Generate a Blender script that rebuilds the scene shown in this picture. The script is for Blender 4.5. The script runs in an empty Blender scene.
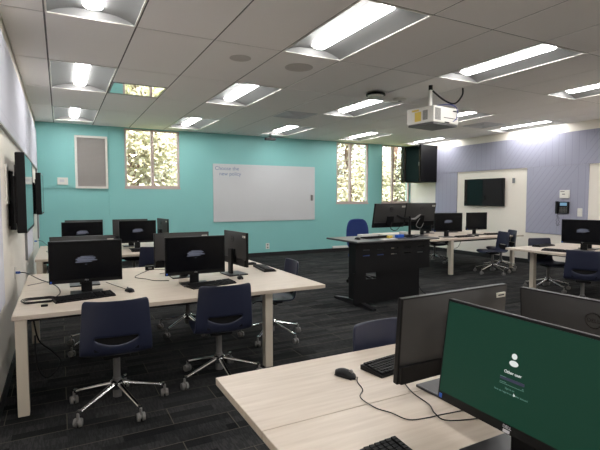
import bpy, bmesh, math, random
from mathutils import Vector, Matrix
random.seed(7)
PI = math.pi
C = bpy.context.scene.collection
scene = bpy.context.scene

# ---------------------------------------------------------------- camera
YAW, PIT, ROL, FPX = math.radians(27.749), math.radians(3.374), math.radians(-0.047), 455.38
cam_d = bpy.data.cameras.new('camera'); cam = bpy.data.objects.new('camera', cam_d); C.objects.link(cam)
fwd = Vector((math.sin(YAW)*math.cos(PIT), math.cos(YAW)*math.cos(PIT), -math.sin(PIT)))
rt = Vector((math.cos(YAW), -math.sin(YAW), 0)); up = rt.cross(fwd)
r2 = rt*math.cos(ROL) + up*math.sin(ROL); u2 = up*math.cos(ROL) - rt*math.sin(ROL)
M = Matrix((r2, u2, -fwd)).transposed().to_4x4(); M.translation = Vector((0, 0, 1.5))
cam.matrix_world = M
cam_d.sensor_width = 36; cam_d.lens = FPX/600*36; cam_d.clip_start = .02; cam_d.clip_end = 300
scene.camera = cam

# ---------------------------------------------------------------- light and exposure
SKY, SUN, LAMP = 4.2, 19.0, 33.0
w = bpy.data.worlds.new('sky'); scene.world = w; w.use_nodes = True
bgn = w.node_tree.nodes['Background']; bgn.inputs[0].default_value = (.86, .93, 1, 1); bgn.inputs[1].default_value = SKY
sd = bpy.data.lights.new('sun', 'SUN'); sd.energy = SUN; sd.angle = .01; sd.color = (1, .95, .86)
sun = bpy.data.objects.new('sun', sd); C.objects.link(sun); sun.rotation_euler = (math.radians(38), math.radians(8), 0)
vs = scene.view_settings; scene.display_settings.display_device = 'sRGB'
vs.view_transform = 'Standard'; vs.look = 'None'; vs.gamma = 1; vs.use_curve_mapping = False; vs.exposure = 0.0

# ---------------------------------------------------------------- materials
def srgb(r, g, b):
    f = lambda c: (c/255/12.92) if c/255 <= .04045 else ((c/255+.055)/1.055)**2.4
    return (f(r), f(g), f(b), 1)
def mat(name, col, rough=.5, metal=0, spec=.5, noise=None, bump=None, emit=None, strength=0, coat=0):
    m = bpy.data.materials.new(name); m.use_nodes = True
    nt = m.node_tree; b = nt.nodes['Principled BSDF']
    b.inputs['Base Color'].default_value = col; b.inputs['Roughness'].default_value = rough
    b.inputs['Metallic'].default_value = metal; b.inputs['Specular IOR Level'].default_value = spec
    if coat: b.inputs['Coat Weight'].default_value = coat; b.inputs['Coat Roughness'].default_value = .05
    if emit: b.inputs['Emission Color'].default_value = emit; b.inputs['Emission Strength'].default_value = strength
    if noise or bump:
        tc = nt.nodes.new('ShaderNodeTexCoord'); n = nt.nodes.new('ShaderNodeTexNoise')
        nt.links.new(tc.outputs['Object'], n.inputs['Vector'])
        n.inputs['Scale'].default_value = (noise or bump)[0]; n.inputs['Detail'].default_value = 5
        if noise:
            mx = nt.nodes.new('ShaderNodeMix'); mx.data_type = 'RGBA'; a = noise[1]
            mx.inputs[6].default_value = tuple(c*(1-a) for c in col[:3])+(1,); mx.inputs[7].default_value = tuple(min(1, c*(1+a)) for c in col[:3])+(1,)
            nt.links.new(n.outputs['Fac'], mx.inputs[0]); nt.links.new(mx.outputs[2], b.inputs['Base Color'])
        if bump:
            n2 = nt.nodes.new('ShaderNodeTexNoise'); n2.inputs['Scale'].default_value = bump[0]; n2.inputs['Detail'].default_value = 4
            nt.links.new(tc.outputs['Object'], n2.inputs['Vector'])
            bp = nt.nodes.new('ShaderNodeBump'); bp.inputs['Strength'].default_value = bump[1]; bp.inputs['Distance'].default_value = .01
            nt.links.new(n2.outputs['Fac'], bp.inputs['Height']); nt.links.new(bp.outputs[0], b.inputs['Normal'])
    return m
TEAL = mat('teal_paint', srgb(136, 197, 194), .55, noise=(1.2, .03), bump=(180, .12))
CREAM = mat('cream_paint', srgb(240, 233, 222), .5, noise=(1.5, .02), bump=(150, .06))
WHITEP = mat('white_paint', srgb(225, 222, 214), .45)
NAVY = mat('navy_plastic', srgb(34, 39, 60), .42, noise=(6, .06), bump=(400, .05))
FABRIC = mat('blue_fabric', srgb(38, 62, 125), .9, noise=(60, .15), bump=(500, .3))
CHROME = mat('chrome', (.85, .85, .86, 1), .14, 1)
GREYPL = mat('grey_plastic', srgb(122, 120, 118), .5)
COLUMN = mat('column_grey', srgb(95, 93, 92), .45)
BLACKPL = mat('black_plastic', srgb(15, 15, 17), .45, spec=.25)
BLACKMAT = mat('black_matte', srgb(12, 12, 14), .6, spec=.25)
BEZEL = mat('bezel_black', srgb(9, 9, 11), .35, spec=.25)
SCREEN = mat('dark_screen', srgb(8, 9, 13), .22, spec=.2)
TVSCREEN = mat('tv_screen', srgb(6, 7, 8), .03, spec=.35, coat=.15)
BACKGREY = mat('monitor_back_grey', srgb(58, 57, 56), .45, spec=.3, noise=(3, .05))
SILVER = mat('silver_plastic', srgb(140, 140, 140), .35, .4)
BASEM = mat('base_graphite', srgb(58, 58, 60), .3, .5)
DARKMETAL = mat('dark_metal', srgb(26, 26, 29), .4, .3)
STICKER = mat('sticker', srgb(205, 202, 190), .6)
INK = mat('sticker_ink', srgb(60, 60, 60), .7)
LOGO = mat('logo_black', srgb(10, 10, 11), .25)
LOGOW = mat('logo_silver', srgb(200, 200, 205), .4)
BLUEPLUG = mat('blue_plug', srgb(25, 85, 185), .4)
WBOARD = mat('whiteboard_glass', srgb(205, 206, 208), .22, noise=(1.3, .04))
BLUEINK = mat('marker_ink', srgb(105, 125, 165), .6)
LENSM = mat('lens', (1, 1, 1, 1), .4, emit=(1, .985, .97, 1), strength=LAMP)
REFLM = mat('satin_reflector', srgb(128, 128, 127), .5, spec=.3)
MIRROR = mat('mirror', (.9, .9, .9, 1), .02, 1)
LEGM = mat('desk_leg_paint', srgb(200, 190, 174), .45)
BRICKP = mat('exterior_white', srgb(230, 225, 220), .8)
MESSAGE = mat('screen_message', srgb(20, 20, 22), .4, emit=srgb(108, 112, 128), strength=.6)
UIWHITE = mat('ui_white', (.1, .1, .1, 1), .4, emit=srgb(220, 225, 222), strength=.9)
UILINE = mat('ui_line', (.02, .05, .05, 1), .4, emit=srgb(85, 125, 112), strength=.7)
UIDARK = mat('ui_dark', (.02, .02, .04, 1), .4, emit=srgb(38, 30, 70), strength=.6)
YELLOW = mat('yellow_paper', srgb(225, 195, 90), .6)
REDDOT = mat('muted_brown', srgb(120, 80, 60), .6)
PAPER = mat('paper', srgb(215, 214, 210), .7)
BARK = mat('bark', srgb(115, 88, 78), .9, noise=(8, .3), bump=(20, .5))
GRASS = mat('grass', srgb(120, 125, 70), .9, noise=(2, .3))
TRIMDARK = mat('dark_rubber', srgb(24, 24, 26), .6)
WINFRAME = mat('window_frame_taupe', srgb(196, 176, 170), .5)
CEILB = mat('ceiling_grid', srgb(92, 89, 87), .7)
DISPBLUE = mat('phone_display', srgb(40, 60, 80), .3, emit=srgb(140, 185, 215), strength=.6)
VENTG = mat('vent_grey', srgb(205, 205, 207), .5)
SKIRT = mat('dark_fascia', srgb(30, 30, 33), .5)

def nodes_mat(name):
    m = bpy.data.materials.new(name); m.use_nodes = True
    nt = m.node_tree; return m, nt, nt.nodes['Principled BSDF']
def N(nt, t, **k):
    n = nt.nodes.new(t)
    for a, b in k.items(): setattr(n, a, b)
    return n
def math_n(nt, op, a, b=None, c=None):
    n = N(nt, 'ShaderNodeMath', operation=op)
    for i, v in enumerate((a, b, c)):
        if v is None: continue
        if isinstance(v, (int, float)): n.inputs[i].default_value = v
        else: nt.links.new(v, n.inputs[i])
    return n.outputs[0]
def mixc(nt, fac, a, b):
    n = N(nt, 'ShaderNodeMix', data_type='RGBA')
    for i, v in ((0, fac), (6, a), (7, b)):
        if isinstance(v, (int, float, tuple)): n.inputs[i].default_value = v
        else: nt.links.new(v, n.inputs[i])
    return n.outputs[2]

# laminate desk top: pale maple with long faint grain
def laminate():
    m, nt, b = nodes_mat('pale_maple_laminate')
    tc = N(nt, 'ShaderNodeTexCoord'); mp = N(nt, 'ShaderNodeMapping'); nt.links.new(tc.outputs['Object'], mp.inputs[0])
    mp.inputs['Scale'].default_value = (1.2, 14, 8)
    n = N(nt, 'ShaderNodeTexNoise'); nt.links.new(mp.outputs[0], n.inputs[0]); n.inputs['Scale'].default_value = 3; n.inputs['Detail'].default_value = 6
    r = N(nt, 'ShaderNodeValToRGB'); nt.links.new(n.outputs['Fac'], r.inputs[0])
    r.color_ramp.elements[0].position = .3; r.color_ramp.elements[0].color = srgb(192, 178, 162)
    r.color_ramp.elements[1].position = .7; r.color_ramp.elements[1].color = srgb(207, 195, 180)
    nt.links.new(r.outputs[0], b.inputs['Base Color']); b.inputs['Roughness'].default_value = .38
    return m
WOOD = laminate()

def carpet():
    m, nt, b = nodes_mat('dark_plank_carpet')
    tc = N(nt, 'ShaderNodeTexCoord'); P = tc.outputs['Object']
    br = N(nt, 'ShaderNodeTexBrick'); nt.links.new(P, br.inputs['Vector'])
    br.inputs['Scale'].default_value = 1; br.inputs['Brick Width'].default_value = 1.0; br.inputs['Row Height'].default_value = .25
    br.inputs['Mortar Size'].default_value = .003; br.inputs['Mortar Smooth'].default_value = .2; br.offset = .37
    br.inputs['Color1'].default_value = (0, 0, 0, 1); br.inputs['Color2'].default_value = (1, 1, 1, 1); br.inputs['Mortar'].default_value = (.5, .5, .5, 1)
    br2 = N(nt, 'ShaderNodeTexBrick'); nt.links.new(P, br2.inputs['Vector'])
    br2.inputs['Scale'].default_value = 1; br2.inputs['Brick Width'].default_value = .31; br2.inputs['Row Height'].default_value = .0833
    br2.inputs['Mortar Size'].default_value = .0; br2.offset = .43
    br2.inputs['Color1'].default_value = (0, 0, 0, 1); br2.inputs['Color2'].default_value = (1, 1, 1, 1)
    mp = N(nt, 'ShaderNodeMapping'); nt.links.new(P, mp.inputs[0]); mp.inputs['Scale'].default_value = (90, 12, 1)
    st = N(nt, 'ShaderNodeTexNoise'); nt.links.new(mp.outputs[0], st.inputs[0]); st.inputs['Scale'].default_value = 1; st.inputs['Detail'].default_value = 3
    big = N(nt, 'ShaderNodeTexNoise'); nt.links.new(P, big.inputs[0]); big.inputs['Scale'].default_value = 2.2; big.inputs['Detail'].default_value = 3
    pile = N(nt, 'ShaderNodeTexNoise'); nt.links.new(P, pile.inputs[0]); pile.inputs['Scale'].default_value = 350
    patch = math_n(nt, 'MULTIPLY', br2.outputs['Color'], big.outputs['Fac'])
    stripes = math_n(nt, 'MULTIPLY', math_n(nt, 'GREATER_THAN', st.outputs['Fac'], .5), patch)
    f = math_n(nt, 'ADD', math_n(nt, 'MULTIPLY', br.outputs['Color'], .22), math_n(nt, 'ADD', math_n(nt, 'MULTIPLY', patch, .75), math_n(nt, 'MULTIPLY', stripes, .55)))
    c = mixc(nt, f, srgb(12, 13, 15), srgb(64, 64, 64))
    c = mixc(nt, math_n(nt, 'MULTIPLY', br.outputs['Fac'], .55), c, srgb(105, 100, 88))
    nt.links.new(c, b.inputs['Base Color']); b.inputs['Roughness'].default_value = .95; b.inputs['Specular IOR Level'].default_value = .15
    bp = N(nt, 'ShaderNodeBump'); bp.inputs['Strength'].default_value = .5; bp.inputs['Distance'].default_value = .004
    nt.links.new(pile.outputs['Fac'], bp.inputs['Height']); nt.links.new(bp.outputs[0], b.inputs['Normal'])
    return m
CARPET = carpet()

def tile_mat():
    m, nt, b = nodes_mat('ceiling_tile')
    tc = N(nt, 'ShaderNodeTexCoord'); n = N(nt, 'ShaderNodeTexNoise'); nt.links.new(tc.outputs['Object'], n.inputs[0])
    n.inputs['Scale'].default_value = 120; n.inputs['Detail'].default_value = 3
    nt.links.new(mixc(nt, n.outputs['Fac'], srgb(240, 236, 232), srgb(248, 244, 241)), b.inputs['Base Color'])
    b.inputs['Roughness'].default_value = .9
    return m
TILE = tile_mat()

# lavender felt: panels 1.2 m wide, kerf lines vertical in some and diagonal in others
def felt(lo=(158, 159, 176), hi=(170, 171, 188), ln=(130, 130, 150), off=0.0):
    m, nt, b = nodes_mat('lavender_felt')
    tc = N(nt, 'ShaderNodeTexCoord'); sp = N(nt, 'ShaderNodeSeparateXYZ'); nt.links.new(tc.outputs['Object'], sp.inputs[0])
    y = math_n(nt, 'ADD', sp.outputs['Y'], off); z = sp.outputs['Z']
    top = math_n(nt, 'GREATER_THAN', z, 2.19)
    cell = math_n(nt, 'FLOOR', math_n(nt, 'DIVIDE', math_n(nt, 'ADD', y, math_n(nt, 'MULTIPLY', z, .45)), .95))
    odd = math_n(nt, 'GREATER_THAN', math_n(nt, 'MODULO', math_n(nt, 'ADD', math_n(nt, 'ADD', cell, top), 40), 2), .5)
    def lines(v, pitch, w_):
        return math_n(nt, 'LESS_THAN', math_n(nt, 'MODULO', math_n(nt, 'ADD', v, 40), pitch), w_)
    vert = lines(y, .145, .008)
    diag = lines(math_n(nt, 'ADD', math_n(nt, 'MULTIPLY', y, .78), math_n(nt, 'MULTIPLY', z, .62)), .105, .008)
    l = math_n(nt, 'ADD', math_n(nt, 'MULTIPLY', diag, odd), math_n(nt, 'MULTIPLY', vert, math_n(nt, 'SUBTRACT', 1, odd)))
    seam = math_n(nt, 'LESS_THAN', math_n(nt, 'ABSOLUTE', math_n(nt, 'SUBTRACT', z, 2.19)), .004)
    l = math_n(nt, 'MAXIMUM', l, seam)
    n = N(nt, 'ShaderNodeTexNoise'); nt.links.new(tc.outputs['Object'], n.inputs[0]); n.inputs['Scale'].default_value = 90
    base = mixc(nt, n.outputs['Fac'], srgb(*lo), srgb(*hi))
    nt.links.new(mixc(nt, math_n(nt, 'MULTIPLY', l, .55), base, srgb(*ln)), b.inputs['Base Color'])
    b.inputs['Roughness'].default_value = .95; b.inputs['Specular IOR Level'].default_value = .2
    return m
FELT = felt(); FELTL = felt((196, 196, 206), (208, 208, 217), (182, 182, 195))

def glass():
    m = bpy.data.materials.new('window_glass'); m.use_nodes = True; nt = m.node_tree; nt.nodes.clear()
    o = N(nt, 'ShaderNodeOutputMaterial'); t = N(nt, 'ShaderNodeBsdfTransparent'); g = N(nt, 'ShaderNodeBsdfGlossy'); g.inputs['Roughness'].default_value = .02
    mx = N(nt, 'ShaderNodeMixShader'); mx.inputs[0].default_value = .06
    t.inputs[0].default_value = (.95, .97, .96, 1)
    nt.links.new(t.outputs[0], mx.inputs[1]); nt.links.new(g.outputs[0], mx.inputs[2]); nt.links.new(mx.outputs[0], o.inputs[0])
    return m
GLASS = glass()

def green_screen():
    m, nt, b = nodes_mat('green_login_screen')
    b.inputs['Base Color'].default_value = (.004, .006, .006, 1); b.inputs['Roughness'].default_value = .4; b.inputs['Specular IOR Level'].default_value = .2
    b.inputs['Emission Color'].default_value = srgb(10, 72, 52); b.inputs['Emission Strength'].default_value = .5
    return m
GREEN = green_screen()

def leaf_mat(name, c1, c2):
    m, nt, b = nodes_mat(name)
    tc = N(nt, 'ShaderNodeTexCoord'); n = N(nt, 'ShaderNodeTexNoise'); nt.links.new(tc.outputs['Object'], n.inputs[0]); n.inputs['Scale'].default_value = 1.7; n.inputs['Detail'].default_value = 6
    r = N(nt, 'ShaderNodeValToRGB'); nt.links.new(n.outputs['Fac'], r.inputs[0])
    r.color_ramp.elements[0].position = .38; r.color_ramp.elements[0].color = c1; r.color_ramp.elements[1].position = .62; r.color_ramp.elements[1].color = c2
    nt.links.new(r.outputs[0], b.inputs['Base Color']); b.inputs['Roughness'].default_value = .7
    return m
LEAF1 = leaf_mat('golden_leaves', srgb(150, 140, 112), srgb(206, 198, 168))
LEAF2 = leaf_mat('green_leaves', srgb(120, 122, 95), srgb(176, 175, 145))

# ---------------------------------------------------------------- helpers
class MB:
    def __init__(s): s.bm = bmesh.new()
    def box(s, x0, x1, y0, y1, z0, z1, bev=0, mx=None):
        t = bmesh.new(); bmesh.ops.create_cube(t, size=1)
        for v in t.verts: v.co = Vector(((x0+x1)/2+v.co.x*(x1-x0), (y0+y1)/2+v.co.y*(y1-y0), (z0+z1)/2+v.co.z*(z1-z0)))
        if bev: bmesh.ops.bevel(t, geom=t.edges[:], offset=bev, segments=2, profile=.6, affect='EDGES')
        s._add(t, mx); return s
    def _add(s, t, mx=None):
        if mx is not None: bmesh.ops.transform(t, matrix=mx, verts=t.verts)
        me = bpy.data.meshes.new('tmp'); t.to_mesh(me); t.free(); s.bm.from_mesh(me); bpy.data.meshes.remove(me)
    def cyl(s, p0, p1, r0, r1=None, n=16, caps=True):
        r1 = r0 if r1 is None else r1
        p0, p1 = Vector(p0), Vector(p1); d = p1-p0
        t = bmesh.new(); bmesh.ops.create_cone(t, cap_ends=caps, segments=n, radius1=r0, radius2=r1, depth=d.length)
        mx = Matrix.Translation((p0+p1)/2) @ d.to_track_quat('Z', 'Y').to_matrix().to_4x4()
        s._add(t, mx); return s
    def prism(s, pts, y0, y1, plane='XZ'):          # polygon extruded along the missing axis
        f = {'XZ': lambda a, b, c: (a, c, b), 'YZ': lambda a, b, c: (c, a, b), 'XY': lambda a, b, c: (a, b, c)}[plane]
        t = bmesh.new(); A = [t.verts.new(f(a, b, y0)) for a, b in pts]; B = [t.verts.new(f(a, b, y1)) for a, b in pts]
        t.faces.new(A); t.faces.new(B[::-1]); n = len(pts)
        for i in range(n): t.faces.new((A[i], A[(i+1) % n], B[(i+1) % n], B[i]))
        bmesh.ops.recalc_face_normals(t, faces=t.faces[:]); s._add(t); return s
    def grid(s, rows, closed=False, skip=None):     # rows of points
        t = bmesh.new(); V = [[t.verts.new(p) for p in r] for r in rows]
        for i in range(len(V)-1):
            m = len(V[0])
            for j in range(m if closed else m-1):
                if skip and skip(i, j): continue
                t.faces.new((V[i][j], V[i][(j+1) % m], V[i+1][(j+1) % m], V[i+1][j]))
        for v in [v for v in t.verts if not v.link_faces]: t.verts.remove(v)
        s._add(t); return s
    def tube(s, pts, r, n=6, sm=5):
        P = [Vector(p) for p in pts]; Q = []
        if sm and len(P) > 2:
            E = [P[0]]+P+[P[-1]]
            for i in range(1, len(E)-2):
                for k in range(sm):
                    u = k/sm; a, b, c, d = E[i-1], E[i], E[i+1], E[i+2]
                    Q.append(.5*((2*b)+(c-a)*u+(2*a-5*b+4*c-d)*u*u+(3*b-a-3*c+d)*u**3))
            Q.append(P[-1])
        else: Q = P
        rows = []; prev = Vector((.123, .45, .87)).normalized()
        for i, q in enumerate(Q):
            tg = (Q[min(i+1, len(Q)-1)]-Q[max(i-1, 0)]).normalized()
            a = prev - tg*prev.dot(tg)
            if a.length < 1e-3: a = tg.orthogonal()
            a.normalize(); prev = a; b = tg.cross(a)
            rows.append([q+a*r*math.cos(2*PI*k/n)+b*r*math.sin(2*PI*k/n) for k in range(n)])
        s.grid(rows, closed=True); return s
    def lathe(s, prof, c=(0, 0, 0), n=24):
        rows = [[Vector((c[0]+r*math.cos(2*PI*k/n), c[1]+r*math.sin(2*PI*k/n), c[2]+z)) for k in range(n)] for r, z in prof]
        s.grid(rows, closed=True); return s
    def build(s, name, m, parent=None, smooth=False, loc=None):
        bmesh.ops.recalc_face_normals(s.bm, faces=s.bm.faces[:])
        me = bpy.data.meshes.new(name); s.bm.to_mesh(me); s.bm.free(); me.materials.append(m)
        if smooth:
            for p in me.polygons: p.use_smooth = True
            try: me.set_sharp_from_angle(angle=math.radians(40))
            except Exception: pass
        o = bpy.data.objects.new(name, me); C.objects.link(o)
        if parent: o.parent = parent
        if loc: o.location = loc
        return o
def struct(o): o['kind'] = 'structure'; return o
def tag(o, label, cat, group=None):
    o['label'] = label; o['category'] = cat
    if group: o['group'] = group
    return o
def thing(name, label, cat, loc=(0, 0, 0), rz=0, group=None):
    o = bpy.data.objects.new(name, None); C.objects.link(o); o.empty_display_size = .05
    o.location = loc; o.rotation_euler = (0, 0, rz); return tag(o, label, cat, group)
def dup(root, loc, rz, label, group=None, skip=()):
    def cp(o, p):
        c = o.copy(); C.objects.link(c); c.parent = p
        for ch in KIDS.get(o.name, []):
            if ch.name.split('.')[0] in skip: continue
            cp(ch, c)
        return c
    KIDS = {}
    for o in bpy.data.objects:
        if o.parent: KIDS.setdefault(o.parent.name, []).append(o)
    r = cp(root, None); r.location = loc; r.rotation_euler = (0, 0, rz); r['label'] = label
    if group: r['group'] = group
    return r
def text_mesh(name, s, size, m, parent, mx, ext=.0004):
    cu = bpy.data.curves.new(name, 'FONT'); cu.body = s; cu.size = size; cu.align_x = 'CENTER'; cu.align_y = 'CENTER'; cu.extrude = ext
    t = bpy.data.objects.new(name, cu); C.objects.link(t)
    dg = bpy.context.evaluated_depsgraph_get(); me = bpy.data.meshes.new_from_object(t.evaluated_get(dg))
    bpy.data.objects.remove(t); me.transform(mx); me.materials.clear(); me.materials.append(m)
    o = bpy.data.objects.new(name, me); C.objects.link(o)
    if parent: o.parent = parent
    return o
def bake(o):
    dg = bpy.context.evaluated_depsgraph_get(); me = bpy.data.meshes.new_from_object(o.evaluated_get(dg))
    o.modifiers.clear(); o.data = me
    for p in me.polygons: p.use_smooth = True

# ---------------------------------------------------------------- room shell
XL, XR, YB, YF, ZC, DZ = -.41, 9.5, -2.87, 10.8, 3.065, .71
struct(MB().box(XL-.2, XR+.2, YB-.2, YF+.2, -.1, 0).build('floor', CARPET))
# back wall with three window openings
wins = [(1.29, 2.5, 1.74, 3.045), (6.83, 7.92, 1.36, 3.055), (8.4, 9.47, 1.36, 3.055)]
def wall_with_holes(x0, x1, z0, z1, y0, y1, holes):
    b = MB(); xs = sorted({x0, x1} | {h[0] for h in holes} | {h[1] for h in holes})
    for a, c in zip(xs, xs[1:]):
        hs = [h for h in holes if h[0] <= a and h[1] >= c]
        if not hs: b.box(a, c, y0, y1, z0, z1)
        else:
            h = hs[0]
            b.box(a, c, y0, y1, z0, h[2]); b.box(a, c, y0, y1, h[3], z1)
    return b
struct(wall_with_holes(XL-.2, XR+.2, 0, ZC+.25, YF, YF+.18, wins).build('wall_back', TEAL))
struct(MB().box(XL-.2, XL, YB-.2, YF, 0, ZC+.25).build('wall_left', CREAM))
struct(MB().box(XR, XR+.2, YB-.2, YF, 0, ZC+.25).build('wall_right', CREAM))
struct(MB().box(XL, XR, YB-.2, YB, 0, ZC+.25).build('wall_front', CREAM))
b = MB(); b.box(XL, XR, YF-.012, YF, 0, .1, .003); struct(b.build('baseboard_back', TRIMDARK))
struct(MB().box(XR-.012, XR, YB, YF-.012, 0, .1, .003).build('baseboard_right', TRIMDARK))
struct(MB().box(XL, XL+.012, YB, YF-.012, 0, .1, .003).build('baseboard_left', TRIMDARK))

# ceiling: tiles in a 30 x 58 inch grid, with the light cells left open
PX, PY, X0, Y0 = .738, 1.47, -.075, 3.01
lights = {(c, r) for c in (0, 3, 6, 9, 12) for r in (-4, -2, 0, 2, 4)}
b = MB()
for c in range(-1, 13):
    xa, xb = max(XL, X0+c*PX), min(XR, X0+(c+1)*PX)
    for r in range(-4, 6):
        ya, yb = max(YB, Y0+r*PY), min(YF, Y0+(r+1)*PY)
        if yb-ya < .02: continue
        if (c, r) in lights: continue
        g = .008
        if (c, r) == (1, 2):
            b.box(xa+g, xb-g, ya+g, ya+.735-g, ZC, ZC+.02); continue
        b.box(xa+g, xb-g, ya+g, yb-g, ZC, ZC+.02)
struct(b.build('ceiling', TILE))
b = MB()       # exposed grid behind and between the tiles
for c in range(0, 14):
    x = X0+c*PX
    if x < XR: b.box(x-.008, x+.008, YB, YF, ZC+.004, ZC+.03)
for r in range(-4, 6):
    y = Y0+r*PY
    for c in range(-1, 13):
        xa, xb = max(XL, X0+c*PX)+.008, min(XR, X0+(c+1)*PX)-.008
        b.box(xa, xb, y-.008, y+.008, ZC+.004, ZC+.03)
b.box(XL-.2, XR+.2, YB-.2, YF+.2, ZC+.2, ZC+.25)
struct(b.build('trim_1', CEILB))

# felt panels on both side walls
def felt_panels(n, side, rects):
    b = MB()
    for y0, y1, z0, z1 in rects:
        if side > 0: b.box(XR-.022, XR, y0, y1, z0, z1, .003)
        else: b.box(XL, XL+.022, y0, y1, z0, z1, .003)
    struct(b.build('trim_%d' % n, FELT if side > 0 else FELTL))
felt_panels(2, 1, [(YB+.05, 9.72, 2.19, 2.88), (8.93, 9.72, .71, 2.188), (5.47, 6.85, .71, 2.188), (1.6, 3.3, .71, 2.188)])
felt_panels(3, -1, [(YB+.05, 10.72, 2.09, 2.88), (6.75, 8.15, .71, 2.088), (2.2, 4.05, .71, 2.088), (10.3, 10.72, .71, 2.088)])
b = MB()
for y0, y1 in ((4.05, 6.75), (8.15, 10.3)): b.box(XL, XL+.028, y0, y1, 2.07, 2.088); b.box(XL, XL+.028, y1-.015, y1, .71, 2.07)
struct(b.build('trim_4', SILVER))

# windows
for i, (x0, x1, z0, z1) in enumerate(wins):
    xm = {0: 1.89, 1: 7.31, 2: 8.83}[i]
    root = bpy.data.objects.new('window_%d' % (i+1), None); C.objects.link(root); root.location = (0, 0, 0); root['kind'] = 'structure'
    b = MB(); f = .045
    b.box(x0, x0+f, YF+.02, YF+.09, z0, z1); b.box(x1-f, x1, YF+.02, YF+.09, z0, z1)
    b.box(x0+f, x1-f, YF+.02, YF+.09, z0, z0+f); b.box(x0+f, x1-f, YF+.02, YF+.09, z1-.03, z1)
    b.build('window_frame', WINFRAME, root)
    MB().box(xm-.03, xm+.03, YF+.015, YF+.095, z0+f, z1-.03).build('mullion', WINFRAME, root)
    for a, c in ((x0+f, xm-.03), (xm+.03, x1-f)): MB().box(a, c, YF+.05, YF+.056, z0+f, z1-.03).build('window_pane', GLASS, root)
    MB().box(x0-.01, x1+.01, YF-.012, YF+.02, z0-.03, z0, .003).build('window_sill', WINFRAME, root)

# ---------------------------------------------------------------- troffers
def make_troffer():
    t = thing('ceiling_light', '', 'ceiling light'); W, L, H = PX/2-.006, PY/2-.006, .07
    b = MB()
    for sx in (-1, 1): b.box(min(sx*W, sx*(W-.014)), max(sx*W, sx*(W-.014)), -L, L, -.004, .012)
    for sy in (-1, 1): b.box(-W+.014, W-.014, min(sy*L, sy*(L-.014)), max(sy*L, sy*(L-.014)), -.004, .012)
    b.build('frame', WHITEP, t)
    b = MB(); w0, w1 = W-.014, .066; l0 = L-.014
    for sx in (-1, 1):
        rows = []
        for k in range(9):
            u = k/8; x = w0+(w1-w0)*u; z = .004+H*math.sin(u*PI/2)**.8
            rows.append([(sx*x, -l0, z), (sx*x, l0, z)])
        b.grid(rows)
    for sy in (-1, 1):           # sloped end panels
        b.grid([[(-w0, sy*l0, .004), (w0, sy*l0, .004)], [(-w0, sy*(l0-.01), H), (w0, sy*(l0-.01), H)]])
    b.box(-w1, w1, -l0, l0, H, H+.01); b.box(-W, W, -L, L, H+.02, H+.03)
    b.build('reflector', REFLM, t, True)
    b = MB(); rows = []; r = .08; le = L-.1
    for k in range(11):
        a = PI*k/10; x = -r*math.cos(a); z = H-.04*math.sin(a)**.8
        e = .05*math.sin(a)
        rows.append([(x*.8, -le-.0, H), (x, -le+.05, z), (x, le-.05, z), (x*.8, le, H)])
    b.grid(rows); b.build('lens', LENSM, t, True)
    return t
tro = make_troffer()
tl = {(0, 0): 'lit ceiling troffer cut by the top edge of the photo, above the left desk', (0, 2): 'lit troffer against the left wall, beside the mirrored ceiling panel',
      (0, 4): 'farthest lit troffer of the left wall column, above the grey wall grille', (3, 0): 'largest lit troffer, at top centre of the photo',
      (3, 2): 'lit troffer above the left part of the whiteboard, nearer than the grey air diffuser', (3, 4): 'small far lit troffer just above the left window',
      (6, 0): 'long lit troffer behind and above the white projector', (6, 2): 'lit troffer just past the black ringed ceiling detector', (6, 4): 'far lit troffer by the small ceiling camera above the whiteboard',
      (9, 0): 'lit troffer cut off by the right edge of the photo', (9, 2): 'short lit troffer partly hidden behind the projector',
      (9, 4): 'far lit troffer above the window beside the teal pier', (12, 2): 'lit troffer nearest the lavender right wall', (12, 4): 'far lit troffer right above the black wall cabinet'}
first = True
for (c, r) in sorted(lights, key=lambda q: (-q[1] < 0, q)):
    if X0+(c+1)*PX > XR+.2: continue
    loc = (X0+(c+.5)*PX, Y0+(r+.5)*PY, ZC)
    lab = tl.get((c, r), 'lit ceiling troffer behind or above the photographer')
    if first: tro.location = loc; tro['label'] = lab; tro['group'] = 'ceiling troffers'; first = False
    else: dup(tro, loc, 0, lab, 'ceiling troffers')
# cells of column 12 reach the wall; close their strip
# ---------------------------------------------------------------- desks
def desk(name, label, x0, x1, ys, leg_pts, seam=True, yh=None):
    """ys: list of y edges (near, seam, far)"""
    t = thing(name, label, 'desk', ((x0+x1)/2, (ys[0]+ys[-1])/2, 0)); cx, cy = t.location.x, t.location.y
    for a, c in zip(ys, ys[1:]):
        MB().box(x0-cx, x1-cx, a-cy+.0015, c-cy-.0015, DZ-.032, DZ, .003).build('tabletop', WOOD, t)
    for (lx, ly) in leg_pts:
        MB().box(lx-.035-cx, lx+.035-cx, ly-.035-cy, ly+.035-cy, 0.008, DZ-.032, .004).build('leg', LEGM, t)
    xs = sorted({p[0] for p in leg_pts}); yy = sorted({p[1] for p in leg_pts})
    b = MB()
    for y in (yy[0], yy[-1]): b.box(xs[0]+.04-cx, xs[-1]-.04-cx, y-.02-cy+(.14 if y == yy[0] else -.14), y+.02-cy+(.14 if y == yy[0] else -.14), DZ-.085, DZ-.034)
    for x in (xs[0], xs[-1]): b.box(x-.02-cx, x+.02-cx, yy[0]+.04-cy, yy[-1]-.04-cy, DZ-.085, DZ-.034)
    b.box(xs[0]+.1-cx, xs[-1]-.1-cx, (yy[0]+yy[-1])/2-.09-cy, (yy[0]+yy[-1])/2+.09-cy, DZ-.16, DZ-.15)
    b.build('under_frame', DARKMETAL, t)
    return t
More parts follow.
